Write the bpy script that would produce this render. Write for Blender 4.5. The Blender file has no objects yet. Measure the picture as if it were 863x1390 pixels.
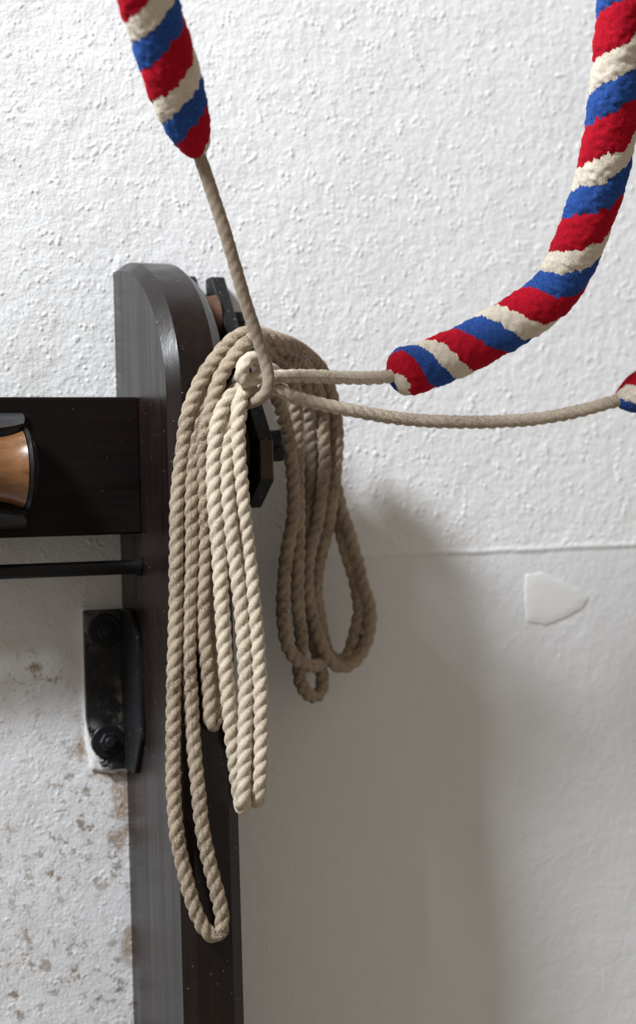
import bpy, bmesh, math, random
import numpy as np
from mathutils import Vector, Matrix

random.seed(7)
rng = np.random.default_rng(7)
scn = bpy.context.scene
COL = scn.collection

# ------------------------------------------------------------------ camera
F_PX, CX, CY = 2300.0, 431.5, 695.0
YAW, ROLL, DIST, EYE = math.radians(22), math.radians(1.6), 2.0, 1.30
fw = Vector((math.sin(YAW), math.cos(YAW), 0))
r0 = Vector((math.cos(YAW), -math.sin(YAW), 0))
u0 = Vector((0, 0, 1))
rt = math.cos(ROLL) * r0 - math.sin(ROLL) * u0
up = math.sin(ROLL) * r0 + math.cos(ROLL) * u0
CAM = Vector((0, 0, EYE)) - DIST * fw
cd = bpy.data.cameras.new('camera'); cam = bpy.data.objects.new('camera', cd); COL.objects.link(cam)
cd.sensor_fit = 'VERTICAL'; cd.sensor_height = 36.0; cd.sensor_width = 36.0
cd.lens = F_PX / 1390.0 * 36.0
m = Matrix((rt, up, -fw)).transposed().to_4x4(); m.translation = CAM
cam.matrix_world = m
cd.clip_start = 0.05
cd.dof.use_dof = True; cd.dof.focus_distance = 1.73; cd.dof.aperture_fstop = 2.8
scn.camera = cam

# ------------------------------------------------------------------ light
w = bpy.data.worlds.new('room_light'); scn.world = w; w.use_nodes = True
bg = w.node_tree.nodes['Background']
bg.inputs[0].default_value = (1.0, 0.89, 0.76, 1); bg.inputs[1].default_value = 0.30
ld = bpy.data.lights.new('window_left_offscreen', 'AREA'); ld.shape = 'RECTANGLE'; ld.size = 0.6; ld.size_y = 1.0
ld.energy = 380; ld.color = (0.90, 0.95, 1.0)
lo = bpy.data.objects.new('window_left_offscreen', ld); COL.objects.link(lo)
LDIR = Vector((-0.655, -0.35, 0.67)).normalized()
lo.location = Vector((-0.05, -0.1, 1.3)) + LDIR * 4.2
lo.rotation_euler = Vector((LDIR.x, LDIR.y, 0)).to_track_quat('Z', 'Y').to_euler()   # an upright window pane
vs = scn.view_settings
vs.view_transform = 'Standard'; vs.look = 'None'; vs.gamma = 1.0; vs.use_curve_mapping = False
vs.exposure = 0.0

# ------------------------------------------------------------------ helpers
def ray(px, py):
    return fw * F_PX + rt * (px - CX) + up * (CY - py)
def P(px, py, d):
    """point seen at photo pixel (px, py), standing d metres out from the wall plane"""
    v = ray(px, py); return CAM + v * ((-d - CAM.y) / v.y)
def PX(px, py, x):
    v = ray(px, py); return CAM + v * ((x - CAM.x) / v.x)

def mesh_obj(name, verts, faces, mat=None, parent=None, smooth=False, uv=None):
    me = bpy.data.meshes.new(name)
    me.from_pydata([tuple(v) for v in verts], [], [tuple(f) for f in faces])
    if smooth: me.polygons.foreach_set('use_smooth', [True] * len(me.polygons))
    if uv is not None:
        lay = me.uv_layers.new(name='UVMap')
        idx = np.zeros(len(me.loops), dtype=np.int32); me.loops.foreach_get('vertex_index', idx)
        lay.data.foreach_set('uv', np.asarray(uv, dtype=np.float32)[idx].ravel())
    me.update()
    o = bpy.data.objects.new(name, me); COL.objects.link(o)
    if mat: me.materials.append(mat)
    if parent: put(o, parent)
    return o
def put(o, parent):
    o.parent = parent
    o.matrix_parent_inverse = Matrix.Translation(parent.location).inverted()
def bm_obj(name, bm, mat, parent=None, smooth=False):
    bmesh.ops.recalc_face_normals(bm, faces=bm.faces)
    me = bpy.data.meshes.new(name); bm.to_mesh(me); bm.free()
    if smooth: me.polygons.foreach_set('use_smooth', [True] * len(me.polygons))
    me.materials.append(mat)
    o = bpy.data.objects.new(name, me); COL.objects.link(o)
    if parent: put(o, parent)
    return o
def thing(name, label, cat, loc, group=None):
    o = bpy.data.objects.new(name, None); COL.objects.link(o); o.location = loc
    o.empty_display_size = 0.05
    return tag(o, label, cat, group)
def tag(o, label, cat, group=None):
    o['label'] = label; o['category'] = cat
    if group: o['group'] = group
    return o
def bevel(bm, w, seg=2):
    bmesh.ops.bevel(bm, geom=list(bm.edges), offset=w, segments=seg, profile=0.5, affect='EDGES', clamp_overlap=True)
def box(bm, a, b):
    a = Vector(a); b = Vector(b)
    r = bmesh.ops.create_cube(bm, size=1.0)
    for v in r['verts']:
        v.co = Vector(((a.x + b.x) / 2 + v.co.x * (b.x - a.x), (a.y + b.y) / 2 + v.co.y * (b.y - a.y), (a.z + b.z) / 2 + v.co.z * (b.z - a.z)))
    return r['verts']
def prism_x(bm, prof, xa, xb):
    """profile of (y, z) points extruded along x"""
    A = [bm.verts.new((xa, y, z)) for y, z in prof]; B = [bm.verts.new((xb, y, z)) for y, z in prof]
    n = len(prof)
    bm.faces.new(A); bm.faces.new(B[::-1])
    for i in range(n): bm.faces.new((A[i], B[i], B[(i + 1) % n], A[(i + 1) % n]))
def lathe(bm, prof, center, axis='X', seg=40, cap=True):
    """prof: (offset along axis, radius)"""
    c = Vector(center); rings = []
    for t, r in prof:
        ring = []
        for k in range(seg):
            a = 2 * math.pi * k / seg
            if axis == 'X': p = Vector((t, r * math.cos(a), r * math.sin(a)))
            elif axis == 'Y': p = Vector((r * math.cos(a), t, r * math.sin(a)))
            else: p = Vector((r * math.cos(a), r * math.sin(a), t))
            ring.append(bm.verts.new(c + p))
        rings.append(ring)
    for A, B in zip(rings[:-1], rings[1:]):
        for k in range(seg): bm.faces.new((A[k], A[(k + 1) % seg], B[(k + 1) % seg], B[k]))
    if cap: bm.faces.new(rings[0]); bm.faces.new(rings[-1][::-1])

# ------------------------------------------------------------------ materials
class NT:
    def __init__(s, name):
        s.mat = bpy.data.materials.new(name); s.mat.use_nodes = True
        s.t = s.mat.node_tree; s.b = s.t.nodes['Principled BSDF']; s.out = s.t.nodes['Material Output']
    def n(s, typ, **kw):
        nd = s.t.nodes.new(typ)
        for k, v in kw.items():
            if k.startswith('i_'): nd.inputs[k[2:].replace('_', ' ')].default_value = v
            else: setattr(nd, k, v)
        return nd
    def l(s, a, b): s.t.links.new(a, b)
    def coord(s, kind='Object', scale=(1, 1, 1)):
        c = s.n('ShaderNodeTexCoord'); mp = s.n('ShaderNodeMapping'); mp.inputs['Scale'].default_value = scale
        s.l(c.outputs[kind], mp.inputs[0]); return mp.outputs[0]
    def noise(s, vec, scale, detail=3, rough=0.55, dist=0.0):
        nd = s.n('ShaderNodeTexNoise'); nd.inputs['Scale'].default_value = scale; nd.inputs['Detail'].default_value = detail
        nd.inputs['Roughness'].default_value = rough; nd.inputs['Distortion'].default_value = dist
        s.l(vec, nd.inputs['Vector']); return nd.outputs['Fac']
    def ramp(s, fac, pts, interp='LINEAR'):
        r = s.n('ShaderNodeValToRGB'); r.color_ramp.interpolation = interp
        e = r.color_ramp.elements
        for i, (p, c) in enumerate(pts):
            if not isinstance(c, (tuple, list)): c = (c, c, c)
            el = e[i] if i < 2 else e.new(p)
            el.position = p; el.color = (*c[:3], 1)
        s.l(fac, r.inputs[0]); return r.outputs[0]
    def mix(s, fac, a, b, mode='MIX'):
        nd = s.n('ShaderNodeMix', data_type='RGBA', blend_type=mode)
        for sock, v in ((nd.inputs[0], fac), (nd.inputs[6], a), (nd.inputs[7], b)):
            if hasattr(v, 'is_linked'): s.l(v, sock)
            elif isinstance(v, (tuple, list)): sock.default_value = (*v[:3], 1)
            else: sock.default_value = v
        return nd.outputs[2]
    def math(s, op, a, b=0.0, c=None):
        nd = s.n('ShaderNodeMath', operation=op)
        for i, v in enumerate((a, b) + ((c,) if c is not None else ())):
            if hasattr(v, 'is_linked'): s.l(v, nd.inputs[i])
            else: nd.inputs[i].default_value = v
        return nd.outputs[0]
    def bump(s, h, strength, dist):
        nd = s.n('ShaderNodeBump'); nd.inputs['Strength'].default_value = strength; nd.inputs['Distance'].default_value = dist
        s.l(h, nd.inputs['Height']); s.l(nd.outputs[0], s.b.inputs['Normal']); return nd
    def set(s, **kw):
        for k, v in kw.items():
            sock = s.b.inputs[k.replace('_', ' ')]
            if hasattr(v, 'is_linked'): s.l(v, sock)
            elif isinstance(v, tuple) and len(v) == 3: sock.default_value = (*v, 1)
            else: sock.default_value = v

def blob(nt, pos, c, r):
    """soft round mask around world point c with radii r"""
    sub = nt.n('ShaderNodeVectorMath', operation='SUBTRACT'); nt.l(pos, sub.inputs[0]); sub.inputs[1].default_value = c
    dv = nt.n('ShaderNodeVectorMath', operation='DIVIDE'); nt.l(sub.outputs[0], dv.inputs[0]); dv.inputs[1].default_value = r
    ln = nt.n('ShaderNodeVectorMath', operation='LENGTH'); nt.l(dv.outputs[0], ln.inputs[0])
    mr = nt.n('ShaderNodeMapRange', interpolation_type='SMOOTHSTEP'); nt.l(ln.outputs['Value'], mr.inputs[0])
    mr.inputs[1].default_value = 0.35; mr.inputs[2].default_value = 1.0; mr.inputs[3].default_value = 1.0; mr.inputs[4].default_value = 0.0
    return mr.outputs[0]

SEAM = P(680, 747, 0).z

def mat_plaster():
    nt = NT('limewashed_plaster'); pos = nt.coord('Object')
    sep = nt.n('ShaderNodeSeparateXYZ'); nt.l(pos, sep.inputs[0])
    x, z = sep.outputs[0], sep.outputs[2]
    # upper coat: knobbly; lower coat: smoother
    wob = nt.noise(pos, 9, 3)
    zz = nt.math('ADD', z, nt.math('MULTIPLY', nt.math('SUBTRACT', wob, 0.5), 0.008))
    mr = nt.n('ShaderNodeMapRange', interpolation_type='SMOOTHSTEP'); nt.l(zz, mr.inputs[0])
    mr.inputs[1].default_value = SEAM - 0.0035; mr.inputs[2].default_value = SEAM + 0.0035
    upm = mr.outputs[0]
    big = nt.noise(pos, 14, 4, 0.6)
    mid = nt.noise(pos, 85, 3, 0.6)
    vor = nt.n('ShaderNodeTexVoronoi', feature='SMOOTH_F1'); vor.inputs['Scale'].default_value = 150; vor.inputs['Randomness'].default_value = 1.0
    nt.l(pos, vor.inputs['Vector'])
    knob = nt.ramp(vor.outputs['Distance'], [(0.10, 1.0), (0.42, 0.0)])
    pick = nt.ramp(nt.noise(pos, 45, 2), [(0.47, 0.0), (0.60, 1.0)])
    knob = nt.math('MULTIPLY', knob, pick)
    fine = nt.noise(pos, 260, 2)
    left = nt.n('ShaderNodeMapRange', interpolation_type='SMOOTHSTEP'); nt.l(x, left.inputs[0])
    xl = P(235, 900, 0).x
    left.inputs[1].default_value = xl; left.inputs[2].default_value = xl - 0.06
    low = nt.n('ShaderNodeMapRange', interpolation_type='SMOOTHSTEP'); nt.l(z, low.inputs[0])
    low.inputs[1].default_value = P(60, 840, 0).z; low.inputs[2].default_value = P(60, 1150, 0).z
    lowleft = nt.math('MULTIPLY', left.outputs[0], low.outputs[0])
    amp = nt.math('ADD', nt.math('MULTIPLY', upm, 0.65), 0.35)
    amp = nt.math('MAXIMUM', amp, nt.math('MULTIPLY', left.outputs[0], 0.6))
    pits = nt.ramp(nt.noise(pos, 110, 4, 0.7), [(0.60, 0.0), (0.70, 1.0)])
    pits = nt.math('MULTIPLY', pits, lowleft)
    h = nt.math('MULTIPLY', nt.math('SUBTRACT', big, 0.5), 0.0030)
    h2 = nt.math('MULTIPLY', nt.math('SUBTRACT', mid, 0.5), 0.0017)
    h = nt.math('ADD', h, nt.math('MULTIPLY', h2, amp))
    h = nt.math('ADD', h, nt.math('MULTIPLY', nt.math('MULTIPLY', knob, 0.0009), amp))
    h = nt.math('ADD', h, nt.math('MULTIPLY', nt.math('SUBTRACT', fine, 0.5), 0.0005))
    h = nt.math('ADD', h, nt.math('MULTIPLY', pits, -0.0016))
    h = nt.math('ADD', h, nt.math('MULTIPLY', upm, 0.0006))
    rd = nt.n('ShaderNodeMapRange', interpolation_type='SMOOTHSTEP'); nt.l(nt.math('ABSOLUTE', nt.math('SUBTRACT', zz, SEAM)), rd.inputs[0])
    rd.inputs[1].default_value = 0.0; rd.inputs[2].default_value = 0.006; rd.inputs[3].default_value = 0.0012; rd.inputs[4].default_value = 0.0
    h = nt.math('ADD', h, rd.outputs[0])
    dn = nt.n('ShaderNodeDisplacement'); dn.inputs['Midlevel'].default_value = 0.0; dn.inputs['Scale'].default_value = 1.0
    nt.l(h, dn.inputs['Height']); nt.l(dn.outputs[0], nt.out.inputs['Displacement'])
    nt.mat.displacement_method = 'BOTH'
    col = nt.mix(nt.ramp(nt.noise(pos, 4, 4), [(0.3, 0.0), (0.7, 1.0)]), (0.81, 0.815, 0.82), (0.86, 0.865, 0.87))
    col = nt.mix(nt.math('SUBTRACT', 1.0, upm), col, (0.945, 0.945, 0.96), 'MULTIPLY')
    # damp brown specks low on the left of the post
    sp = nt.ramp(nt.noise(pos, 60, 5, 0.72), [(0.535, 0.0), (0.60, 1.0)])
    patchy = nt.ramp(nt.noise(pos, 9, 3, 0.6), [(0.36, 0.0), (0.58, 1.0)])
    fac = nt.math('MULTIPLY', nt.math('MULTIPLY', sp, patchy), lowleft)
    bl1 = blob(nt, pos, P(48, 915, 0), (0.045, 0.2, 0.035))
    fac = nt.math('MAXIMUM', fac, nt.math('MULTIPLY', nt.math('MULTIPLY', sp, bl1), 0.9))
    col = nt.mix(nt.math('MULTIPLY', fac, 0.85), col, (0.23, 0.16, 0.10))
    stain = nt.math('MULTIPLY', nt.math('MULTIPLY', nt.ramp(nt.noise(pos, 13, 4, 0.6), [(0.45, 0.0), (0.75, 1.0)]), left.outputs[0]), 0.35)
    col = nt.mix(stain, col, (0.55, 0.47, 0.39))
    # rust runs at the iron bracket and bare edge along the post
    for c, r, k in ((P(108, 1012, 0), (0.008, 0.2, 0.022), 0.9), (P(150, 1050, 0), (0.035, 0.2, 0.007), 0.8),
                    (P(166, 1080, 0), (0.018, 0.2, 0.055), 0.75), (P(160, 1140, 0), (0.014, 0.2, 0.022), 0.7),
                    (P(176, 1285, 0), (0.015, 0.2, 0.035), 0.75), (P(50, 912, 0), (0.008, 0.2, 0.015), 0.6)):
        b_ = nt.math('MULTIPLY', blob(nt, pos, c, r), nt.ramp(nt.noise(pos, 75, 4, 0.7), [(0.38, 0.0), (0.55, 1.0)]))
        col = nt.mix(nt.math('MULTIPLY', b_, k), col, (0.30, 0.19, 0.10))
    nt.set(Base_Color=col, Roughness=0.72, Specular_IOR_Level=0.3)
    return nt.mat

def mat_wood(name, base, dark, axis='Z', rough=0.33, dust=True, coat=0.3, spec=0.28):
    sc = {'Z': (1, 1, 0.05), 'X': (0.05, 1, 1), 'Y': (1, 0.05, 1)}[axis]
    nt = NT(name); pos = nt.coord('Object'); gv = nt.coord('Object', sc)
    g = nt.noise(gv, 120, 5, 0.6, 0.6); g2 = nt.noise(gv, 420, 2)
    col = nt.mix(nt.ramp(g, [(0.32, 0.0), (0.68, 1.0)]), dark, base)
    bl = nt.ramp(nt.noise(pos, 8, 3), [(0.4, 0.0), (0.7, 1.0)])
    col = nt.mix(nt.math('MULTIPLY', bl, 0.5), col, tuple(c * 1.7 for c in base))
    if dust:
        ds = nt.ramp(nt.noise(pos, 330, 2, 0.5), [(0.735, 0.0), (0.76, 1.0)])
        col = nt.mix(nt.math('MULTIPLY', ds, 0.55), col, (0.45, 0.42, 0.38))
    rg = nt.ramp(nt.noise(gv, 60, 4), [(0.3, rough - 0.07), (0.7, rough + 0.12)])
    nt.set(Base_Color=col, Roughness=rg, Specular_IOR_Level=spec, Coat_Weight=coat, Coat_Roughness=0.24)
    hh = nt.math('ADD', nt.math('MULTIPLY', g, 1.0), nt.math('MULTIPLY', g2, 0.5))
    nt.bump(hh, 0.35, 0.0008)
    return nt.mat

def mat_iron(name, base=(0.010, 0.011, 0.013), wear=(0.10, 0.09, 0.08), amount=0.62, rough=0.38, chips=0.7):
    nt = NT(name); pos = nt.coord('Object')
    n1 = nt.noise(pos, 55, 5, 0.65)
    f = nt.ramp(n1, [(amount, 0.0), (amount + 0.12, 1.0)])
    col = nt.mix(nt.math('MULTIPLY', f, 0.6), base, wear)
    sp = nt.ramp(nt.noise(pos, 300, 3, 0.6), [(chips, 0.0), (chips + 0.03, 1.0)])
    col = nt.mix(nt.math('MULTIPLY', sp, 0.6), col, (0.42, 0.38, 0.32))
    nt.set(Base_Color=col, Roughness=nt.ramp(n1, [(0.3, rough - 0.05), (0.75, rough + 0.3)]), Specular_IOR_Level=0.3)
    nt.bump(nt.math('ADD', n1, nt.math('MULTIPLY', nt.noise(pos, 400, 2), 0.3)), 0.45, 0.0015)
    return nt.mat

def mat_rope(name, a, b, dirt, dirt_amt=0.5):
    """UV: u metres along the rope, v around it"""
    nt = NT(name)
    uv = nt.coord('UV', (260, 46, 1)); pos = nt.coord('Object')
    fib = nt.noise(uv, 1.0, 3, 0.7, 0.4)
    uv2 = nt.coord('UV', (900, 30, 1)); fib2 = nt.noise(uv2, 1.0, 2, 0.6)
    col = nt.mix(nt.ramp(fib, [(0.3, 0.0), (0.68, 1.0)]), b, a)
    dd = nt.ramp(nt.noise(pos, 26, 4, 0.65), [(0.42, 0.0), (0.66, 1.0)])
    sp = nt.ramp(nt.noise(pos, 420, 3, 0.7), [(0.42, 0.0), (0.60, 1.0)])
    col = nt.mix(nt.math('MULTIPLY', nt.math('MULTIPLY', dd, sp), dirt_amt), col, dirt)
    nt.set(Base_Color=col, Roughness=0.92, Specular_IOR_Level=0.12)
    nt.b.inputs['Sheen Weight'].default_value = 0.12
    nt.bump(nt.math('ADD', fib, nt.math('MULTIPLY', fib2, 0.6)), 0.8, 0.0013)
    return nt.mat

def mat_wool(name, a, b):
    nt = NT(name); pos = nt.coord('Object')
    n1 = nt.noise(pos, 380, 4, 0.7); n2 = nt.noise(pos, 45, 3)
    col = nt.mix(nt.ramp(n1, [(0.3, 0.0), (0.7, 1.0)]), b, a)
    col = nt.mix(nt.math('MULTIPLY', nt.ramp(n2, [(0.4, 0.0), (0.7, 1.0)]), 0.35), col, b)
    nt.set(Base_Color=col, Roughness=1.0, Specular_IOR_Level=0.05)
    nt.b.inputs['Sheen Weight'].default_value = 0.25
    nt.b.inputs['Sheen Tint'].default_value = (*[min(1, c * 1.5 + 0.05) for c in a], 1)
    nt.bump(nt.math('ADD', n1, nt.math('MULTIPLY', n2, 0.8)), 0.45, 0.0014)
    return nt.mat

M_PLASTER = mat_plaster()
def mat_patch():
    nt = NT('smooth_white_plaster'); pos = nt.coord('Object')
    nt.set(Base_Color=(0.80, 0.80, 0.80), Roughness=0.7, Specular_IOR_Level=0.3)
    nt.bump(nt.math('ADD', nt.noise(pos, 40, 3), nt.math('MULTIPLY', nt.noise(pos, 220, 2), 0.25)), 0.3, 0.002)
    return nt.mat
M_PATCH = mat_patch()
M_POST = mat_wood('dark_stained_timber', (0.012, 0.006, 0.005), (0.004, 0.0025, 0.0025), 'Z', coat=0.20)
M_RAIL = mat_wood('dark_stained_rail', (0.007, 0.004, 0.0035), (0.002, 0.0016, 0.0016), 'X', rough=0.45, coat=0.0, spec=0.16)
M_SPOOL = mat_wood('varnished_roller_wood', (0.21, 0.095, 0.035), (0.09, 0.036, 0.013), 'X', rough=0.3, coat=0.5)
M_SHEAVE = mat_wood('brown_sheave_wood', (0.11, 0.058, 0.034), (0.05, 0.026, 0.016), 'Z', rough=0.6, coat=0.0)
M_WORN = mat_wood('worn_brown_timber', (0.05, 0.02, 0.010), (0.02, 0.009, 0.006), 'Z', rough=0.4)
M_IRON = mat_iron('black_iron')
M_BLACKWOOD = mat_iron('black_painted_cheek', (0.011, 0.012, 0.013), (0.08, 0.065, 0.05), 0.66, 0.42, 0.66)
M_ROD = mat_iron('black_rod', (0.008, 0.0085, 0.010), (0.05, 0.045, 0.04), 0.75, 0.35, 0.8)
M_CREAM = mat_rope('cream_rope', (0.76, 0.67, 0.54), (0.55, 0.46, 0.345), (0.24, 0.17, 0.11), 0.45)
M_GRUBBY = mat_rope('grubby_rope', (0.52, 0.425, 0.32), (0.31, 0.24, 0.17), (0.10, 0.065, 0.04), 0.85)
M_SMOOTH = mat_rope('handled_rope', (0.43, 0.35, 0.27), (0.34, 0.27, 0.20), (0.24, 0.18, 0.13), 0.3)
M_WHITE = mat_rope('white_tail_rope', (0.78, 0.69, 0.56), (0.55, 0.46, 0.35), (0.15, 0.10, 0.065), 0.6)
M_RED = mat_wool('red_wool', (0.56, 0.012, 0.028), (0.30, 0.006, 0.018))
M_BLUE = mat_wool('blue_wool', (0.045, 0.12, 0.42), (0.018, 0.05, 0.20))
M_CREAMW = mat_wool('cream_wool', (0.82, 0.75, 0.64), (0.60, 0.52, 0.41))

# ------------------------------------------------------------------ setting
def wall():
    # dense grid where the photograph looks, coarse beyond it
    def axis(a, b, lo, hi, step, far):
        core = np.arange(lo, hi + step / 2, step)
        l = lo - np.geomspace(far, lo - a, 7)[::-1]; r = hi + np.geomspace(far, b - hi, 7)
        return np.concatenate([l, core, r])
    xs = axis(-1.6, 1.9, -0.42, 0.52, 0.0026, 0.02)
    zs = axis(0.0, 2.9, 0.66, 1.94, 0.0026, 0.02)
    nx, nz = len(xs), len(zs)
    X, Z = np.meshgrid(xs, zs)
    V = np.stack([X.ravel(), np.zeros(nx * nz), Z.ravel()], 1).astype(np.float32)
    i = (np.arange(nz - 1)[:, None] * nx + np.arange(nx - 1)[None, :]).ravel()
    Fq = np.stack([i, i + 1, i + nx + 1, i + nx], 1).astype(np.int32)   # faces -y
    me = bpy.data.meshes.new('wall_back')
    me.vertices.add(len(V)); me.vertices.foreach_set('co', V.ravel())
    me.loops.add(Fq.size); me.loops.foreach_set('vertex_index', Fq.ravel())
    me.polygons.add(len(Fq)); me.polygons.foreach_set('loop_start', np.arange(0, Fq.size, 4, dtype=np.int32))
    me.polygons.foreach_set('use_smooth', np.ones(len(Fq), dtype=bool))
    me.update(calc_edges=True); me.validate()
    me.materials.append(M_PLASTER)
    o = bpy.data.objects.new('wall_back', me); COL.objects.link(o); o['kind'] = 'structure'
    o['label'] = 'rough white limewashed plaster wall with a level seam in its coat'
    return o
WALL = wall()

def flat_patch(name, pts, d0, thick, mat, parent):
    """thin irregular raised coat on the wall, its rim sloped and uneven"""
    cx = sum(p[0] for p in pts) / len(pts); cy = sum(p[1] for p in pts) / len(pts)
    out = []
    for i, p in enumerate(pts):
        q = pts[(i + 1) % len(pts)]
        for k in range(5):
            t = k / 5
            out.append((p[0] + (q[0] - p[0]) * t + random.uniform(-1, 1), p[1] + (q[1] - p[1]) * t + random.uniform(-1, 1)))
    n = len(out); V = []; Fc = []
    for s, d in ((1.0, -0.002), (1.0, d0 + thick * 0.5), (0.965, d0 + thick), (0.6, d0 + thick * 1.05)):
        for x, y in out: V.append(P(cx + (x - cx) * s, cy + (y - cy) * s, d))
    for r in range(3):
        for k in range(n): Fc.append((r * n + k, r * n + (k + 1) % n, (r + 1) * n + (k + 1) % n, (r + 1) * n + k))
    V.append(P(cx, cy, d0 + thick)); c = len(V) - 1
    for k in range(n): Fc.append((3 * n + k, 3 * n + (k + 1) % n, c))
    o = mesh_obj(name, V, Fc, mat, parent, smooth=True)
    bm = bmesh.new(); bm.from_mesh(o.data); bmesh.ops.recalc_face_normals(bm, faces=bm.faces); bm.to_mesh(o.data); bm.free()
    return o
o = flat_patch('plaster_patch', [(713, 781), (735, 777), (762, 789), (787, 800), (799, 812), (790, 826), (768, 838), (742, 848), (716, 845), (712, 812)], 0.0003, 0.0006, M_PATCH, WALL)
o['label'] = 'smooth raised patch of white plaster'
o = flat_patch('plaster_bed', [(110, 823), (140, 822), (172, 824), (174, 900), (176, 980), (178, 1046), (150, 1049), (124, 1045), (117, 1010), (112, 960), (110, 890)], 0.001, 0.0025, M_PATCH, WALL)
o['label'] = 'ridge of white plaster around the iron bracket'

def floor():
    nt = NT('stone_floor'); pos = nt.coord('Object')
    nt.set(Base_Color=nt.mix(nt.noise(pos, 6, 4), (0.20, 0.17, 0.14), (0.32, 0.28, 0.23)), Roughness=0.8)
    bm = bmesh.new(); box(bm, (-1.6, -3.0, -0.06), (1.9, 0.0, 0.0))
    o = bm_obj('floor', bm, nt.mat); o['kind'] = 'structure'; return o
floor()

# ------------------------------------------------------------------ timber post
CHX, CHY = 0.0132, 0.0095          # chamfer: across, back
XL = P(166, 830, 0).x
W = 0.065; XR = XL + W
DP = 0.201
ZT = P(205, 357, 0.02).z
def post():
    def prof(inset):
        a = DP - inset; zt = ZT - inset; b = 0.158 - inset * 0.4
        pts = []
        for i in range(29):
            t = math.pi / 2 * i / 28
            pts.append((-a * math.sin(t), zt - b * (1 - math.cos(t))))
        n = 12; z1 = pts[-1][1]
        for k in range(1, n + 1): pts.append((-a, z1 + (0.0 - z1) * k / n))
        return pts
    I = prof(CHY); O = prof(0)
    bm = bmesh.new()
    rows = [[bm.verts.new((x, y, z)) for y, z in pr] for x, pr in ((XL, I), (XL + CHX, O), (XR - CHX, O), (XR, I))]
    n = len(I)
    for A, B in zip(rows[:-1], rows[1:]):
        for k in range(n - 1): bm.faces.new((A[k], A[k + 1], B[k + 1], B[k]))
    backs = []
    for x, r in ((XL, rows[0]), (XR, rows[3])):
        b0 = bm.verts.new((x, 0.0, 0.0)); bm.faces.new(r + [b0]); backs.append(b0)
    bm.faces.new((rows[0][0], rows[1][0], rows[2][0], rows[3][0], backs[1], backs[0]))
    bm.faces.new((rows[0][-1], rows[1][-1], rows[2][-1], rows[3][-1], backs[1], backs[0]))
    o = bm_obj('wooden_post', bm, M_POST)
    # smooth along the curve, crisp at the chamfers
    me = o.data
    for p in me.polygons: p.use_smooth = abs(p.normal.x) < 0.95
    me.set_sharp_from_angle(angle=math.radians(20))
    tag(o, 'dark stained upright timber post with chamfered edges and rounded top', 'post')
    return o
post()

# rail let into the left face of the post
RAIL_D = -PX(190, 632, XL).y
def rail():
    zt = PX(190, 538, XL).z; zb = PX(190, 724.5, XL).z
    bm = bmesh.new(); box(bm, (XL - 1.0, -RAIL_D, zb), (XL + 0.0005, -RAIL_D + 0.055, zt)); bevel(bm, 0.0022, 2)
    o = bm_obj('wooden_rail', bm, M_RAIL)
    tag(o, 'wide dark timber rail running level into the side of the post', 'rail')
    return zt, zb
RZT, RZB = rail()
def rod():
    r = 0.0078; y = -RAIL_D + r + 0.0005
    z = PX(190, 769, XL).z
    bm = bmesh.new()
    lathe(bm, [(-1.0, r), (-0.0006, r)], (XL, y, z), 'X', 24)
    lathe(bm, [(-0.006, r * 1.28), (-0.001, r * 1.28)], (XL, y, z), 'X', 24)
    o = bm_obj('iron_rod', bm, M_ROD); o.data.set_sharp_from_angle(angle=0.6)
    for p in o.data.polygons: p.use_smooth = True
    o.data.set_sharp_from_angle(angle=0.6)
    tag(o, 'thin black round iron rod beneath the timber rail', 'rod')
rod()

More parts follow.
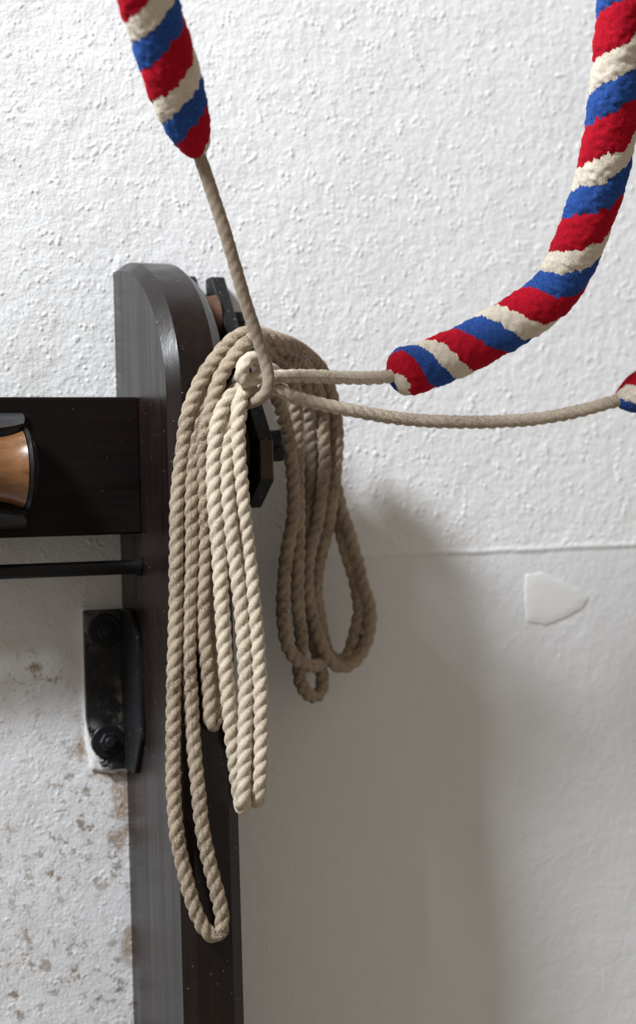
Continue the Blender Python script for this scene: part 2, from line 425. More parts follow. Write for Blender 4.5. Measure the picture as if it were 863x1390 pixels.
# ------------------------------------------------------------------ angle bracket
def bracket():
    xl = P(115, 935, 0.004).x; zt = P(140, 827, 0).z; zb = P(150, 1043, 0).z
    dout = -PX(194, 900, XL).y
    th = 0.006; e = 0.0045
    t = thing('angle_bracket', 'black iron angle bracket bolting the post to the wall', 'bracket', ((xl + XL) / 2, 0, zb))
    # flange on the wall: lower left corner eaten away
    def iron_worn():
        nt = NT('flaking_black_iron'); pos = nt.coord('Object')
        n1 = nt.noise(pos, 70, 5, 0.7)
        pale = blob(nt, pos, Vector((xl, 0, zb)) + Vector((0.006, 0, 0.012)), (0.024, 0.3, 0.050))
        pale2 = blob(nt, pos, Vector((XL - 0.004, 0, zb + 0.07)), (0.025, 0.3, 0.045))
        f = nt.math('MULTIPLY', pale, nt.ramp(n1, [(0.44, 0.0), (0.50, 1.0)]))
        f2 = nt.math('MULTIPLY', pale2, nt.ramp(n1, [(0.50, 0.0), (0.60, 1.0)]))
        top = nt.math('MULTIPLY', blob(nt, pos, Vector((xl + 0.012, 0, zt - 0.02)), (0.03, 0.3, 0.03)), nt.ramp(n1, [(0.45, 0.0), (0.56, 0.7)]))
        col = nt.mix(nt.ramp(n1, [(0.55, 0.0), (0.75, 0.5)]), (0.009, 0.010, 0.012), (0.05, 0.04, 0.035))
        col = nt.mix(f, col, (0.62, 0.60, 0.56)); col = nt.mix(nt.math('MULTIPLY', f2, 0.5), col, (0.30, 0.27, 0.23))
        col = nt.mix(nt.math('MULTIPLY', top, 0.35), col, (0.5, 0.48, 0.45))
        nt.set(Base_Color=col, Roughness=nt.ramp(n1, [(0.3, 0.35), (0.7, 0.6)]))
        nt.bump(n1, 0.6, 0.003)
        return nt.mat
    mi = iron_worn()
    bm = bmesh.new()
    pts = [(xl, zt), (XL - 0.0005, zt), (XL - 0.0005, zb), (xl + 0.018, zb), (xl + 0.004, zb + 0.028), (xl, zb + 0.06)]
    A = [bm.verts.new((x, -e - th, z)) for x, z in pts]; B = [bm.verts.new((x, -0.0005, z)) for x, z in pts]
    n = len(pts); bm.faces.new(A[::-1]); bm.faces.new(B)
    for k in range(n): bm.faces.new((A[k], A[(k + 1) % n], B[(k + 1) % n], B[k]))
    bevel(bm, 0.0012, 1)
    bm_obj('wall_flange', bm, mi, t)
    bm = bmesh.new()
    prof = [(-0.0005, zt), (-dout + 0.03, zt), (-dout + 0.002, zt - 0.028), (-dout, zt - 0.045), (-dout, zb + 0.040), (-dout + 0.028, zb - 0.001), (-0.0005, zb)]
    prism_x(bm, prof, XL - th, XL - 0.0002); bevel(bm, 0.0012, 1)
    bm_obj('post_flange', bm, M_IRON, t)
    for px, py in ((142, 856), (146, 1006)):
        c = P(px, py, e + th)
        bm = bmesh.new()
        lathe(bm, [(0.001, 0.019), (-0.002, 0.019), (-0.0032, 0.0175), (-0.0032, 0.012)], c, 'Y', 36)
        wsh = bm_obj('washer', bm, M_IRON, t, True); wsh.data.set_sharp_from_angle(angle=0.5)
        bm = bmesh.new()
        lathe(bm, [(-0.002, 0.0112), (-0.0075, 0.0112), (-0.009, 0.0095)], c, 'Y', 6)
        lathe(bm, [(-0.008, 0.0058), (-0.0125, 0.0058), (-0.0138, 0.0045)], c, 'Y', 20)
        bm_obj('bolt', bm, M_IRON, t)
bracket()

# ------------------------------------------------------------------ roller on the rail
def rail_roller():
    d = RAIL_D + 0.047
    c = P(-22, 637, d)
    xr = P(28, 637, d).x; xl = 2 * c.x - xr
    h = xr - xl
    t = thing('rope_roller', 'varnished wooden roller in a black iron holder on the timber rail', 'roller', (c.x, -RAIL_D, c.z - 0.065))
    R = 0.0405
    prof = []
    for i in range(25):
        u = i / 24 * 2 - 1
        prof.append((u * h / 2, R * (0.80 + 0.20 * abs(u) ** 2.4)))
    bm = bmesh.new(); lathe(bm, prof, c, 'X', 64)
    s = bm_obj('spool', bm, M_SPOOL, t, True); s.data.set_sharp_from_angle(angle=0.7); s['label'] = 'waisted varnished wooden spool'
    for sg, x in ((1, xr), (-1, xl)):
        bm = bmesh.new()
        lathe(bm, [(sg * 0.0010, R * 1.035), (sg * 0.0045, R * 1.06), (sg * 0.007, R * 1.0), (sg * 0.0075, R * 0.4)], (x, c.y, c.z), 'X', 48)
        f = bm_obj('end_flange', bm, M_ROD, t, True); f.data.set_sharp_from_angle(angle=0.6)
        # holder arm from the base plate out to the axle
        bm = bmesh.new()
        pr = []
        for i in range(17):
            a = -math.pi / 2 + math.pi * i / 16
            pr.append((c.y + 0.006 - 0.026 * math.cos(a), c.z + 0.030 * math.sin(a)))
        pr = [(-RAIL_D + 0.001, c.z - 0.045)] + pr + [(-RAIL_D + 0.001, c.z + 0.045)]
        prism_x(bm, pr, x + sg * 0.0085, x + sg * 0.0145); bevel(bm, 0.001, 1)
        bm_obj('holder_arm', bm, M_ROD, t)
    bm = bmesh.new(); lathe(bm, [(xl - c.x - 0.022, 0.008), (xr - c.x + 0.018, 0.008)], c, 'X', 20)
    bm_obj('axle', bm, M_ROD, t, True).data.set_sharp_from_angle(angle=0.6)
    bm = bmesh.new(); box(bm, (xl - 0.016, -RAIL_D - 0.006, c.z - 0.062), (xr + 0.016, -RAIL_D + 0.0005, c.z + 0.060)); bevel(bm, 0.003, 2)
    bm_obj('base_plate', bm, M_ROD, t)
    # guard lips above and below the spool
    for sg in (1, -1):
        n = 14; m_ = 12; V = []; Fc = []
        for side in (0, 1):
            for i in range(n + 1):
                a = math.radians(56 + 30 * i / n) if sg > 0 else math.radians(-(66 + 20 * i / n))
                rr = R * 1.09 + 0.006 + (0.0045 if side else 0) + 0.004 * (i / n)
                for k in range(m_ + 1):
                    u = k / m_ * 2 - 1
                    ww = (h / 2 + 0.008) * (1 - 0.16 * (1 - i / n) ** 2)
                    sag = 0.006 * (1 - u * u) * (1 - i / n)
                    a0 = math.pi / 2 + (math.pi / 2 - abs(a)) * (1 if sg < 0 else 1)
                    yy = c.y - (rr - sag) * math.cos(math.pi / 2 - (math.pi / 2 - abs(a))) + 0.012 + 0.02 * (i / n)
                    zz = c.z + sg * (rr - sag) * math.sin(abs(a)) 
                    V.append((c.x + u * ww, min(yy, -RAIL_D - 0.001), zz))
        N = (n + 1) * (m_ + 1)
        for s_ in (0, 1):
            for i in range(n):
                for k in range(m_):
                    q = [s_ * N + i * (m_ + 1) + k, s_ * N + i * (m_ + 1) + k + 1, s_ * N + (i + 1) * (m_ + 1) + k + 1, s_ * N + (i + 1) * (m_ + 1) + k]
                    Fc.append(q if s_ else q[::-1])
        for i in range(n):
            for k in (0, m_):
                a_ = i * (m_ + 1) + k; b_ = a_ + m_ + 1; Fc.append((a_, b_, b_ + N, a_ + N))
        for k in range(m_):
            for i in (0, n):
                a_ = i * (m_ + 1) + k; Fc.append((a_, a_ + 1, a_ + 1 + N, a_ + N))
        g = mesh_obj('guard_lip', V, Fc, M_ROD, t, True)
        bm = bmesh.new(); bm.from_mesh(g.data); bmesh.ops.recalc_face_normals(bm, faces=bm.faces); bm.to_mesh(g.data); bm.free()
        g.data.set_sharp_from_angle(angle=0.8)
rail_roller()

# ------------------------------------------------------------------ pulley block right of the post
def pulley_block():
    xa0, xa1 = XR + 0.0005, XR + 0.027          # cheek beside the post
    xb0 = P(286, 378, 0.02).x; xb1 = P(305, 378, 0.02).x
    zt = P(303, 376, 0.02).z
    t = thing('pulley_block', 'black pulley block with angled cheeks between the post and the white wall', 'pulley', ((xa0 + xb1) / 2, 0, P(350, 689, 0.13).z))
    def dx(px, py): return -PX(px, py, xb1).y
    d1 = dx(370.5, 596); d2 = dx(372.5, 652); d3 = dx(355, 689)
    z1 = PX(370.5, 596, xb1).z; z2 = PX(372.5, 652, xb1).z; z3 = PX(355, 689, xb1).z
    prof = [(0.0, zt), (-0.02, zt), (-d1, z1), (-d1 - 0.001, z2), (-d3, z3), (0.0, z3)]
    for xa, xb in ((xa0, xa1), (xb0, xb1)):
        bm = bmesh.new(); prism_x(bm, prof, xa, xb); bevel(bm, 0.0012, 1)
        ck = bm_obj('cheek', bm, M_BLACKWOOD, t)
        bm = bmesh.new(); box(bm, (xa + 0.0012, -d1 - 0.0016, z2 + 0.002), (xb - 0.0012, -d1 + 0.002, z1 - 0.001)); bevel(bm, 0.0006, 1)
        s = bm_obj('worn_strip', bm, M_WORN, ck); s['label'] = 'bare brown wood worn at the front of the cheek'
    # sheave
    zc = P(322, 436, 0.03).z; dc = 0.022
    g0, g1 = xa1 + 0.0008, xb0 - 0.0008; half = (g1 - g0) / 2; cx = (g0 + g1) / 2
    bm = bmesh.new(); R = 0.029
    lathe(bm, [(-half, R * 0.3), (-half, R), (-half * 0.5, R * 0.96), (0, R * 0.94), (half * 0.5, R * 0.96), (half, R), (half, R * 0.3)], (cx, -dc - 0.008, zc), 'X', 56)
    s = bm_obj('sheave', bm, M_SHEAVE, t, True); s.data.set_sharp_from_angle(angle=0.5); s['label'] = 'brown wooden sheave'
    zl = P(380, 612, 0.14).z
    bm = bmesh.new(); R = 0.05
    lathe(bm, [(-half, R * 0.3), (-half, R), (-half * 0.5, R * 0.96), (0, R * 0.94), (half * 0.5, R * 0.96), (half, R), (half, R * 0.3)], (cx, -d1 + 0.075, zl), 'X', 56)
    s = bm_obj('sheave', bm, M_SHEAVE, t, True); s.data.set_sharp_from_angle(angle=0.5)
    # bolts with nuts on the outer cheek
    def nut(c, r, ln, seg=6):
        bm = bmesh.new(); lathe(bm, [(-0.001, r), (ln * 0.85, r), (ln, r * 0.86)], c, 'X', seg)
        return bm_obj('nut', bm, M_IRON, t)
    nut((xb1, -0.028, P(328, 437, 0.03).z), 0.0125, 0.017)
    c2 = Vector((xb1, -(d1 - 0.022), P(385, 612, 0.15).z))
    nut(c2 + Vector((0, 0, 0.0)), 0.0125, 0.019, 6)
    bm = bmesh.new(); lathe(bm, [(0.0, 0.010), (0.012, 0.010), (0.015, 0.0075)], c2 + Vector((0.0, -0.006, 0.013)), 'X', 20)
    bm_obj('bolt', bm, M_IRON, t, True).data.set_sharp_from_angle(angle=0.6)
pulley_block()

# ------------------------------------------------------------------ ropes
def spline(pts, step):
    p = np.array([tuple(q) for q in pts], float)
    p = np.vstack([2 * p[0] - p[1], p, 2 * p[-1] - p[-2]])
    out = []
    for i in range(1, len(p) - 2):
        a, b, c, d = p[i - 1:i + 3]
        # centripetal Catmull-Rom
        t0 = 0; t1 = np.linalg.norm(b - a) ** .5 + 1e-9; t2 = t1 + np.linalg.norm(c - b) ** .5 + 1e-9; t3 = t2 + np.linalg.norm(d - c) ** .5 + 1e-9
        for t in np.linspace(t1, t2, 24, endpoint=False):
            A1 = (t1 - t) / (t1 - t0) * a + (t - t0) / (t1 - t0) * b
            A2 = (t2 - t) / (t2 - t1) * b + (t - t1) / (t2 - t1) * c
            A3 = (t3 - t) / (t3 - t2) * c + (t - t2) / (t3 - t2) * d
            B1 = (t2 - t) / (t2 - t0) * A1 + (t - t0) / (t2 - t0) * A2
            B2 = (t3 - t) / (t3 - t1) * A2 + (t - t1) / (t3 - t1) * A3
            out.append((t2 - t) / (t2 - t1) * B1 + (t - t1) / (t2 - t1) * B2)
    out.append(p[-2]); out = np.array(out)
    for _ in range(6):     # soften kinks
        out[1:-1] = out[1:-1] * 0.5 + (out[:-2] + out[2:]) * 0.25
    s = np.concatenate([[0], np.cumsum(np.linalg.norm(np.diff(out, axis=0), axis=1))])
    n = max(4, int(s[-1] / step)); u = np.linspace(0, s[-1], n)
    q = np.stack([np.interp(u, s, out[:, k]) for k in range(3)], 1)
    for _ in range(4): q[1:-1] = q[1:-1] * 0.5 + (q[:-2] + q[2:]) * 0.25
    s = np.concatenate([[0], np.cumsum(np.linalg.norm(np.diff(q, axis=0), axis=1))])
    return q, s
def frames(q):
    T = np.gradient(q, axis=0); T /= np.linalg.norm(T, axis=1)[:, None]
    ref = np.array([0.31, -0.95, 0.02]); N = np.zeros_like(q)
    v = ref - T[0] * ref.dot(T[0]); N[0] = v / np.linalg.norm(v)
    for i in range(1, len(q)):
        v = N[i - 1] - T[i] * N[i - 1].dot(T[i]); N[i] = v / np.linalg.norm(v)
    return T, N, np.cross(T, N)

def rope(name, pts, r, mat, parent, lobe=0.20, pitch=0.042, step=0.0020, fuzz=900, fuzz_len=0.0024, slack=0.0):
    q, s = spline(pts, step); T, N, B = frames(q)
    K = 27; th = np.arange(K) / K * 2 * np.pi
    ph = 2 * np.pi * s / pitch                               # right-hand lay
    jit = 1 + 0.025 * np.sin(s * 210 + 1.3) * np.sin(s * 91)
    a = th[None, :] + 0 * s[:, None]
    prof = np.abs(np.cos(1.5 * (a - ph[:, None])))           # three lobes, sharp valleys
    rad = r * jit[:, None] * (1.04 - 1.55 * lobe * (1 - prof) ** 1.25)
    rad *= 1 + 0.018 * rng.standard_normal(rad.shape)
    V = q[:, None, :] + rad[..., None] * (np.cos(a)[..., None] * N[:, None, :] + np.sin(a)[..., None] * B[:, None, :])
    n = len(q); V = V.reshape(-1, 3)
    uv = np.stack([np.repeat(s, K), np.tile(th / (2 * np.pi), n)], 1)
    i = np.arange(n - 1)[:, None] * K; k = np.arange(K)[None, :]; k2 = (k + 1) % K
    Fq = np.stack([i + k, i + k2, i + K + k2, i + K + k], -1).reshape(-1, 4)
    faces = [tuple(f) for f in Fq.tolist()]
    faces += [tuple(range(K))[::-1], tuple((n - 1) * K + j for j in range(K))]
    # stray fibres standing off the lay
    nf = int(fuzz * s[-1]); 
    ii = rng.integers(1, n - 1, nf); aa = rng.uniform(0, 2 * np.pi, nf)
    od = np.cos(aa)[:, None] * N[ii] + np.sin(aa)[:, None] * B[ii]
    b0 = q[ii] + od * r * 0.95
    tdir = od * rng.uniform(0.25, 0.9, nf)[:, None] + T[ii] * rng.uniform(-1, 1, nf)[:, None] + np.cross(T[ii], od) * rng.uniform(-.8, .8, nf)[:, None]
    tdir /= np.linalg.norm(tdir, axis=1)[:, None]
    tip = b0 + tdir * (fuzz_len * rng.uniform(0.5, 1.5, nf))[:, None]
    sd = np.cross(tdir, od); sd /= np.linalg.norm(sd, axis=1)[:, None] + 1e-9
    base = len(V)
    FV = np.stack([b0 - sd * 0.00013, b0 + sd * 0.00013, tip], 1).reshape(-1, 3)
    V = np.vstack([V, FV]); uv = np.vstack([uv, np.repeat(np.stack([s[ii], aa / 6.283], 1), 3, axis=0)])
    faces += [(base + 3 * j, base + 3 * j + 1, base + 3 * j + 2) for j in range(nf)]
    return mesh_obj(name, V, faces, mat, parent, smooth=True, uv=uv)

def sally(pts, R, parent, pitch=0.092, tip=0.055, blunt=0.5, phase=0.0, rope_r=0.0065, grow=0.0, lead=0.0, end_taper=0.10, frac=(0.40, 0.73)):
    """pts run from the lower tip upwards; three coloured stripes wind round it"""
    step = 0.0018; q, s = spline(pts, step); T, N, B = frames(q)
    n = len(q); K = 84; th = np.arange(K) / K * 2 * np.pi
    L = s[-1]
    x = np.clip(s / tip, 0, 1); y = np.clip((L - s) / end_taper, 0, 1)
    e = (1 - (1 - x) ** 2) ** blunt
    Rr = rope_r + (R - rope_r) * e * (1 - (1 - y) ** 2) ** 0.7
    nz = rng.standard_normal((n, K)); 
    for _ in range(2): nz = (nz + np.roll(nz, 1, 0) + np.roll(nz, -1, 0) + np.roll(nz, 1, 1) + np.roll(nz, -1, 1)) / 5
    nz /= nz.std()
    big = rng.standard_normal((n, K))
    for _ in range(18): big = (big + np.roll(big, 1, 0) + np.roll(big, -1, 0) + np.roll(big, 1, 1) + np.roll(big, -1, 1)) / 5
    big /= big.std()
    turns = (np.log1p(grow * s / pitch) / grow if grow else s / pitch) - lead * np.exp(-s / 0.035)
    phs = (turns[:, None] - th[None, :] / (2 * np.pi) + phase + 0.012 * nz + 0.012 * big) % 1.0
    f1, f2 = frac
    band = np.where(phs < f1, 0, np.where(phs < f2, 1, 2))
    lo_ = np.select([band == 0, band == 1], [phs / f1, (phs - f1) / (f2 - f1)], (phs - f2) / (1 - f2))
    swell = (1 - (2 * lo_ - 1) ** 4) * 0.05 - 0.025
    rad = Rr[:, None] * (1 + swell + 0.009 * big) + 0.0004 * nz
    V = q[:, None, :] + rad[..., None] * (np.cos(th)[None, :, None] * N[:, None, :] + np.sin(th)[None, :, None] * B[:, None, :])
    V = V.reshape(-1, 3)
    i = np.arange(n - 1)[:, None] * K; k = np.arange(K)[None, :]; k2 = (k + 1) % K
    Fq = np.stack([i + k, i + k2, i + K + k2, i + K + k], -1)
    objs = []
    mats = (M_RED, M_BLUE, M_CREAMW); names = ('red_stripe', 'blue_stripe', 'sally')
    flat = V; fb = band[:-1]
    for c in (2, 0, 1):
        fq = Fq[fb == c]
        faces = fq.tolist()
        if c == 2: faces += [list(range(K))[::-1], [(n - 1) * K + j for j in range(K)]]
        used = np.unique(np.concatenate([np.array(f) for f in (fq.ravel(), np.arange(K), (n - 1) * K + np.arange(K))])) if c == 2 else np.unique(fq)
        rm = np.full(len(V), -1); rm[used] = np.arange(len(used))
        verts = V[used]; faces = [[int(rm[j]) for j in f] for f in faces]
        # wool pile: short tufts on this stripe
        cells = np.argwhere(fb == c); npile = int(len(cells) * 0.75)
        pk = cells[rng.integers(0, len(cells), npile)]; ii, kk = pk[:, 0], pk[:, 1]
        aa = th[kk] + rng.uniform(0, 2 * np.pi / K, npile)
        od = np.cos(aa)[:, None] * N[ii] + np.sin(aa)[:, None] * B[ii]
        b0 = q[ii] + od * (rad[ii, kk] - 0.0006)[:, None] + T[ii] * rng.uniform(0, step, npile)[:, None]
        dirv = od + 0.55 * rng.standard_normal((npile, 3)); dirv /= np.linalg.norm(dirv, axis=1)[:, None]
        tipv = b0 + dirv * (0.0021 * rng.uniform(0.5, 1.25, npile))[:, None]
        sd = np.cross(dirv, T[ii] + 0.3 * rng.standard_normal((npile, 3))); sd /= np.linalg.norm(sd, axis=1)[:, None] + 1e-9
        FV = np.stack([b0 - sd * 0.00034, b0 + sd * 0.00034, tipv], 1).reshape(-1, 3)
        base = len(verts)
        verts = np.vstack([verts, FV]); faces += [[base + 3 * j, base + 3 * j + 1, base + 3 * j + 2] for j in range(npile)]
        o = mesh_obj(names[c], verts, faces, mats[c], None, smooth=True)
        objs.append(o)
    put(objs[0], parent)
    for o in objs[1:]: o.parent = objs[0]; o.matrix_parent_inverse = Matrix.Identity(4)
    # the sally mesh is in world coordinates with an identity world matrix, so its stripes need no offset
    objs[0]['label'] = 'tufted woollen sally, cream ground'; objs[1]['label'] = 'red wool stripe'; objs[2]['label'] = 'blue wool stripe'
    return objs[0]

def W3(lst):
    return [P(*t) for t in lst]
def WC(lst):
    """coil points: the falls to the right of the knot hang closer to the wall"""
    out = []
    for x, y, d in lst:
        k = min(1.0, max(0.0, (x - 385) / 50)); k = k * k * (3 - 2 * k)
        out.append(P(x, y, d * (1 - 0.28 * k)))
    return out
RR = 0.0077

# --- the coil of tail ropes
coil = thing('rope_coil', 'bundle of tan twisted rope loops hanging tied in front of the post', 'rope coil', P(345, 1095, 0.2))
P1 = [(428, 520, .135), (440, 560, .095), (448, 640, .070), (456, 701, .066), (464.5, 729, .066), (470, 751, .066), (476, 770, .066), (482, 789, .064), (486, 815, .062),
      (488, 829, .062), (484, 850, .062), (478, 874, .064), (470, 893, .066), (456, 897, .064), (444, 884, .062), (437, 862, .062), (431, 828, .064), (429, 803, .068), (430, 779, .072),
      (434, 758, .076), (439.5, 738, .082), (444, 718, .086), (448, 696, .090), (451.6, 668, .096), (455, 640, .10), (457, 610, .105), (457, 577, .11), (452, 547, .12),
      (446, 524, .13), (437.5, 503, .142), (427, 490.5, .155), (410, 476, .173), (390, 465, .188), (369, 458.5, .198), (352, 452.5, .203), (338, 451.5, .206), (324, 456, .209), (307, 469, .211),
      (291, 489, .213), (277, 509, .214), (267, 528.5, .214), (259.5, 548, .214), (253.6, 568, .213), (250.5, 588, .212), (247, 619, .211), (241, 674, .210), (239.6, 748, .210),
      (239, 822, .210), (236.7, 897, .210), (235.5, 950, .210), (235, 1005, .210), (235, 1050, .210), (236.5, 1092, .210), (241, 1139, .210), (249.5, 1181, .210), (261, 1224, .210),
      (272, 1252, .210), (282, 1266, .210), (290, 1271, .210), (297, 1268, .211), (301, 1258, .211), (300.5, 1240, .211), (293.5, 1208, .211), (282.5, 1165, .211), (274, 1121, .211),
      (268.5, 1069, .211), (263, 1015, .211), (259.5, 950, .211), (256.5, 897, .211), (257, 822, .212), (260, 748, .213), (259.5, 674, .214), (262, 619, .214), (267, 585, .213), (272.5, 555, .211),
      (280, 527, .208), (291, 505, .204), (305, 486, .200), (322, 471, .196), (342, 466, .193), (364, 468, .190), (385, 474, .184), (404, 486, .172), (419, 503, .156), (431, 528, .140), (437, 558, .124),
      (438.6, 586, .116), (441, 630, .106), (436, 673, .100), (430, 714, .094), (420, 751, .090), (417, 785, .088), (419, 812, .087), (425, 840, .086), (433, 866, .085), (443, 888, .084),
      (455, 903, .083), (468, 905, .082), (482, 897, .080), (494, 879, .078), (501, 856, .076), (502.5, 834, .074), (500, 816, .073), (495, 803, .073), (490, 787, .075), (486, 766, .078), (480, 747, .080),
      (474, 723, .080), (466, 701, .078), (460, 680, .074), (452, 640, .068), (444, 580, .075), (434, 530, .100)]
i0 = next(i for i, p in enumerate(P1) if p[:2] == (352, 452.5)); i1 = next(i for i, p in enumerate(P1) if p[:2] == (364, 468))
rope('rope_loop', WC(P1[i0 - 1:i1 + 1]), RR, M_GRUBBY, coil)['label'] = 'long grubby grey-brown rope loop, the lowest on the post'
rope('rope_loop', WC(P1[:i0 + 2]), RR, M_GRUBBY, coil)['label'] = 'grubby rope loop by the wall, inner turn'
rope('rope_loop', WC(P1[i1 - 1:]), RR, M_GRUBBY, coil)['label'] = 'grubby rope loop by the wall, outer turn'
P2 = [(352, 476, .172), (372, 478, .174), (392, 487, .165), (407, 506, .148), (415, 530, .130), (420, 560, .112), (421, 590, .098), (420.5, 640, .082), (419, 680, .070), (415, 714, .070), (415, 780, .070), (419, 838, .068), (428, 880, .066), (436, 912, .066), (437.5, 930, .068),
      (433, 942, .073), (425, 946, .080), (416, 941, .085), (408.5, 928, .088), (405.5, 910, .090), (407.5, 888, .093), (409, 866, .096), (406, 842, .100), (404, 815, .103), (404, 779, .105), (404.5, 735, .107), (404.5, 695, .11),
      (404, 660, .113), (404, 620, .117), (403, 586, .122), (402, 555, .130), (399, 525, .142), (391, 504, .158), (380, 492, .172), (368, 484, .184), (357, 472, .196), (349, 462, .208), (340, 462, .216), (328.5, 471, .221), (315, 487, .224),
      (303, 505, .225), (295, 523, .225), (289, 542, .224), (283, 564, .222), (277.5, 585, .219), (273.5, 605, .217), (273, 635, .216), (275, 674, .216), (277, 741, .215), (275.5, 808, .214), (277, 860, .213), (281.5, 915, .212), (284, 950, .212), (285, 974, .212),
      (288, 985, .211), (292, 981, .209), (294.5, 965, .207), (294.5, 930, .207), (291, 870, .207), (286, 800, .207), (283, 740, .207), (287, 680, .207), (296, 620, .208), (307, 575, .208), (322, 545, .205), (340, 525, .20)]
i2 = next(i for i, p in enumerate(P2) if p[:2] == (349, 462))
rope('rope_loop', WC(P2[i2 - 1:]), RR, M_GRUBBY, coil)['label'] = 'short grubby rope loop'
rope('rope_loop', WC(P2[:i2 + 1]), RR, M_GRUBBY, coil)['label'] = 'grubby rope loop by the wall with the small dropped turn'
P3 = [(365, 500, .205), (350, 512, .212), (334, 522, .218), (320, 531, .223), (308, 541, .227), (299.5, 557, .228), (294, 580, .229), (291, 607, .229), (290, 640, .229), (291.5, 690, .229), (297, 748, .229), (301, 822, .228), (305.7, 897, .226),
      (310, 950, .222), (313, 985, .218), (317, 1020, .213), (321.5, 1055, .208), (325.5, 1082, .207), (328, 1094, .212), (329.5, 1096, .220), (330, 1085, .227), (330.5, 1058, .229), (331.5, 1019, .230), (333, 975, .230), (333.5, 940, .230),
      (332, 897, .231), (326.5, 822, .232), (316.5, 748, .233), (309, 680, .233), (306.5, 640, .232), (306, 607, .230), (307.5, 575, .224), (314, 548, .214), (328, 530, .205), (348, 521, .195), (366, 526, .18)]
P3b = [(340, 515, .195), (352, 520, .19), (366, 528, .178),
      (377, 543, .16), (384, 566, .145), (391, 592, .132), (396, 630, .120), (398.5, 672, .113), (398, 702, .112), (393, 731, .112), (388, 760, .112), (385, 795, .111), (383.8, 828, .110), (385.5, 854, .109), (390, 875, .108), (399, 892, .106), (411, 901, .104),
      (424, 904, .100), (436, 900, .080), (440, 880, .072), (436, 850, .070), (428, 800, .060), (424, 700, .055), (428, 600, .07)]
rope('rope_loop', WC(P3), RR * 1.03, M_CREAM, coil)['label'] = 'clean cream rope loop'
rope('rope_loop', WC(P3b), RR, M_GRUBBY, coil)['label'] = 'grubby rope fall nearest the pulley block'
P4 = [(366, 512, .20), (350, 520, .212), (336, 528, .225), (327, 540, .233), (323.5, 556, .236), (322.5, 580, .236), (323, 607, .235), (328, 674, .234), (336, 748, .232), (344, 822, .235), (350.5, 897, .235), (353, 945, .235), (354, 1000, .234), (352.5, 1050, .232), (350.5, 1076, .228),
      (348.5, 1087, .212), (347.5, 1082, .203), (348, 1050, .201), (349, 1000, .202), (347, 930, .204), (342, 860, .205), (333, 760, .206), (326, 690, .206), (321, 620, .207), (323, 570, .206), (335, 535, .200), (352, 515, .196)]
rope('rope_loop', WC(P4), RR * 1.05, M_CREAM, coil)['label'] = 'clean cream rope loop with the rightmost fall'

# --- bell rope coming down from the upper left, hitched round the coil
br = thing('bell_rope', 'bell rope with a red, cream and blue sally dropping steeply to the hitched coil', 'bell rope', P(361, 535, .25), 'bell ropes gathered at the post')
V1 = [(262, 190, .325), (268, 205, .322), (275.5, 225, .318), (290, 268, .310), (305, 314, .301), (318, 358, .291), (331, 403, .280), (343, 440, .271), (353, 469, .264), (361, 495, .259), (364.5, 515, .257), (362.5, 530, .253),
      (354, 540, .245), (343, 545, .230), (333, 547, .213), (324, 546, .196), (317, 538, .184), (318, 522, .178), (330, 508, .178)]
rope('rope', W3(V1), 0.0062, M_SMOOTH, br, lobe=0.05, pitch=0.034, fuzz=2200)
tipA = [(271, 209, .321), (263, 192, .327), (255, 170, .335), (245, 140, .346), (234, 105, .360), (222, 68, .375), (211, 32, .388), (201, 0, .40), (188, -50, .42), (176, -105, .44), (165, -165, .46), (155, -240, .48), (146, -320, .50), (139, -420, .52), (134, -520, .54)]
sally(W3(tipA), 0.0262, br, pitch=0.084, tip=0.085, blunt=0.62, phase=-0.11)
rope('rope', W3([(136, -480, .533), (132, -560, .55), (124, -750, .58), (118, -1000, .60), (112, -1300, .61)]), 0.0062, M_SMOOTH, br, lobe=0.1, step=0.003, fuzz=300)

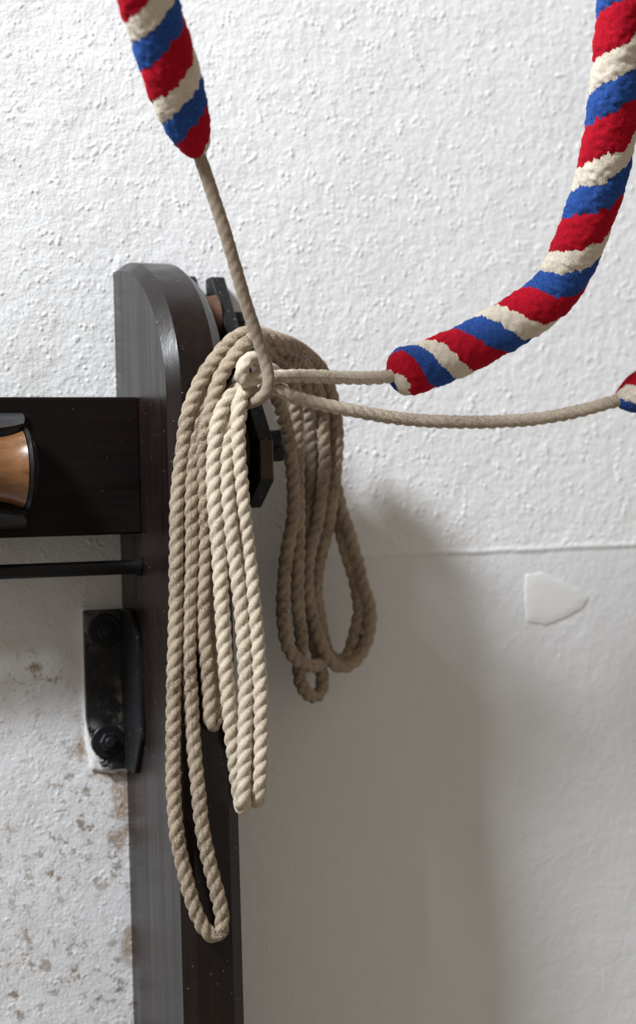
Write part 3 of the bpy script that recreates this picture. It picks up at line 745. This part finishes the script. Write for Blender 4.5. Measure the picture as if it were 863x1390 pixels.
# --- bell rope with the sally curving up on the right; its tail ends in the bright bight
br2 = thing('bell_rope', 'bell rope whose striped sally curves up from a short white tail beside the wall', 'bell rope', P(345, 520, .24), 'bell ropes gathered at the post')
V2 = [(376, 508, .180), (370, 503, .203), (360, 499, .225), (350, 489, .236), (341, 486.5, .243), (333, 492, .246), (328, 503, .246), (328.5, 514, .243), (336, 518, .240), (347, 513, .239), (359, 511.5, .238), (374, 512, .236), (394, 510.5, .234), (425, 511, .232), (480, 513, .228), (506, 513, .226), (525, 511.5, .225), (545, 506, .225), (565, 500, .225)]
rope('rope', W3(V2), 0.0072, M_WHITE, br2, lobe=0.17, pitch=0.036, fuzz=1800)
tipB = [(531, 510, .225), (545, 506, .225), (562, 501.5, .226), (582, 495, .228), (604, 486, .231), (626, 476.5, .235), (648, 465, .241), (668, 453, .248), (690, 441, .256), (711, 428, .265), (730, 415, .274), (748, 399, .284), (762, 381, .295), (774, 358, .308), (783, 337, .32),
        (792, 313, .333), (802, 285, .347), (811, 260, .36), (818, 233, .373), (825, 197, .39), (831, 160, .405), (837, 115, .422), (842, 65, .44), (848, 0, .46), (853, -70, .48), (857, -150, .50), (860, -240, .52), (862, -330, .54)]
sally(W3(tipB), 0.0258, br2, pitch=0.092, tip=0.020, blunt=0.5, phase=0.293, grow=0.04, lead=0.35)
rope('rope', W3([(862, -310, .535), (863, -400, .55), (863, -600, .58), (860, -900, .60), (855, -1300, .61)]), 0.0062, M_SMOOTH, br2, lobe=0.1, step=0.003, fuzz=300)

# --- bell rope whose long tail sags across the wall
br3 = thing('bell_rope', 'bell rope whose long sagging beige tail crosses in front of the wall', 'bell rope', P(600, 572, .23), 'bell ropes gathered at the post')
V3 = [(300, 556, .218), (308, 547, .222), (320, 541, .226), (334, 537, .222), (350, 531, .222), (364, 527, .226), (378, 529, .231), (394, 537.5, .231), (417, 544, .229), (446, 551, .227), (480, 557.5, .226), (500, 561.5, .226), (542, 568, .226), (584, 571.7, .228), (647, 573, .232), (710, 570.5, .237), (752, 565, .241), (794, 556, .246), (836, 544, .251), (856, 538, .254), (880, 530, .258)]
rope('rope', W3(V3), 0.0071, M_WHITE, br3, lobe=0.15, pitch=0.036, fuzz=1800)
tipC = [(838, 544, .252), (852, 540, .254), (870, 533, .256), (895, 521, .262), (925, 503, .27), (960, 478, .285), (995, 440, .305), (1020, 390, .33), (1040, 320, .36), (1055, 240, .39), (1068, 140, .42), (1078, 30, .45), (1086, -100, .48), (1090, -200, .5)]
sally(W3(tipC), 0.0258, br3, pitch=0.093, tip=0.050, blunt=0.75, phase=0.70)
rope('rope', W3([(1089, -180, .496), (1092, -260, .51), (1095, -500, .55), (1095, -800, .58), (1090, -1250, .60)]), 0.0062, M_SMOOTH, br3, lobe=0.1, step=0.003, fuzz=300)
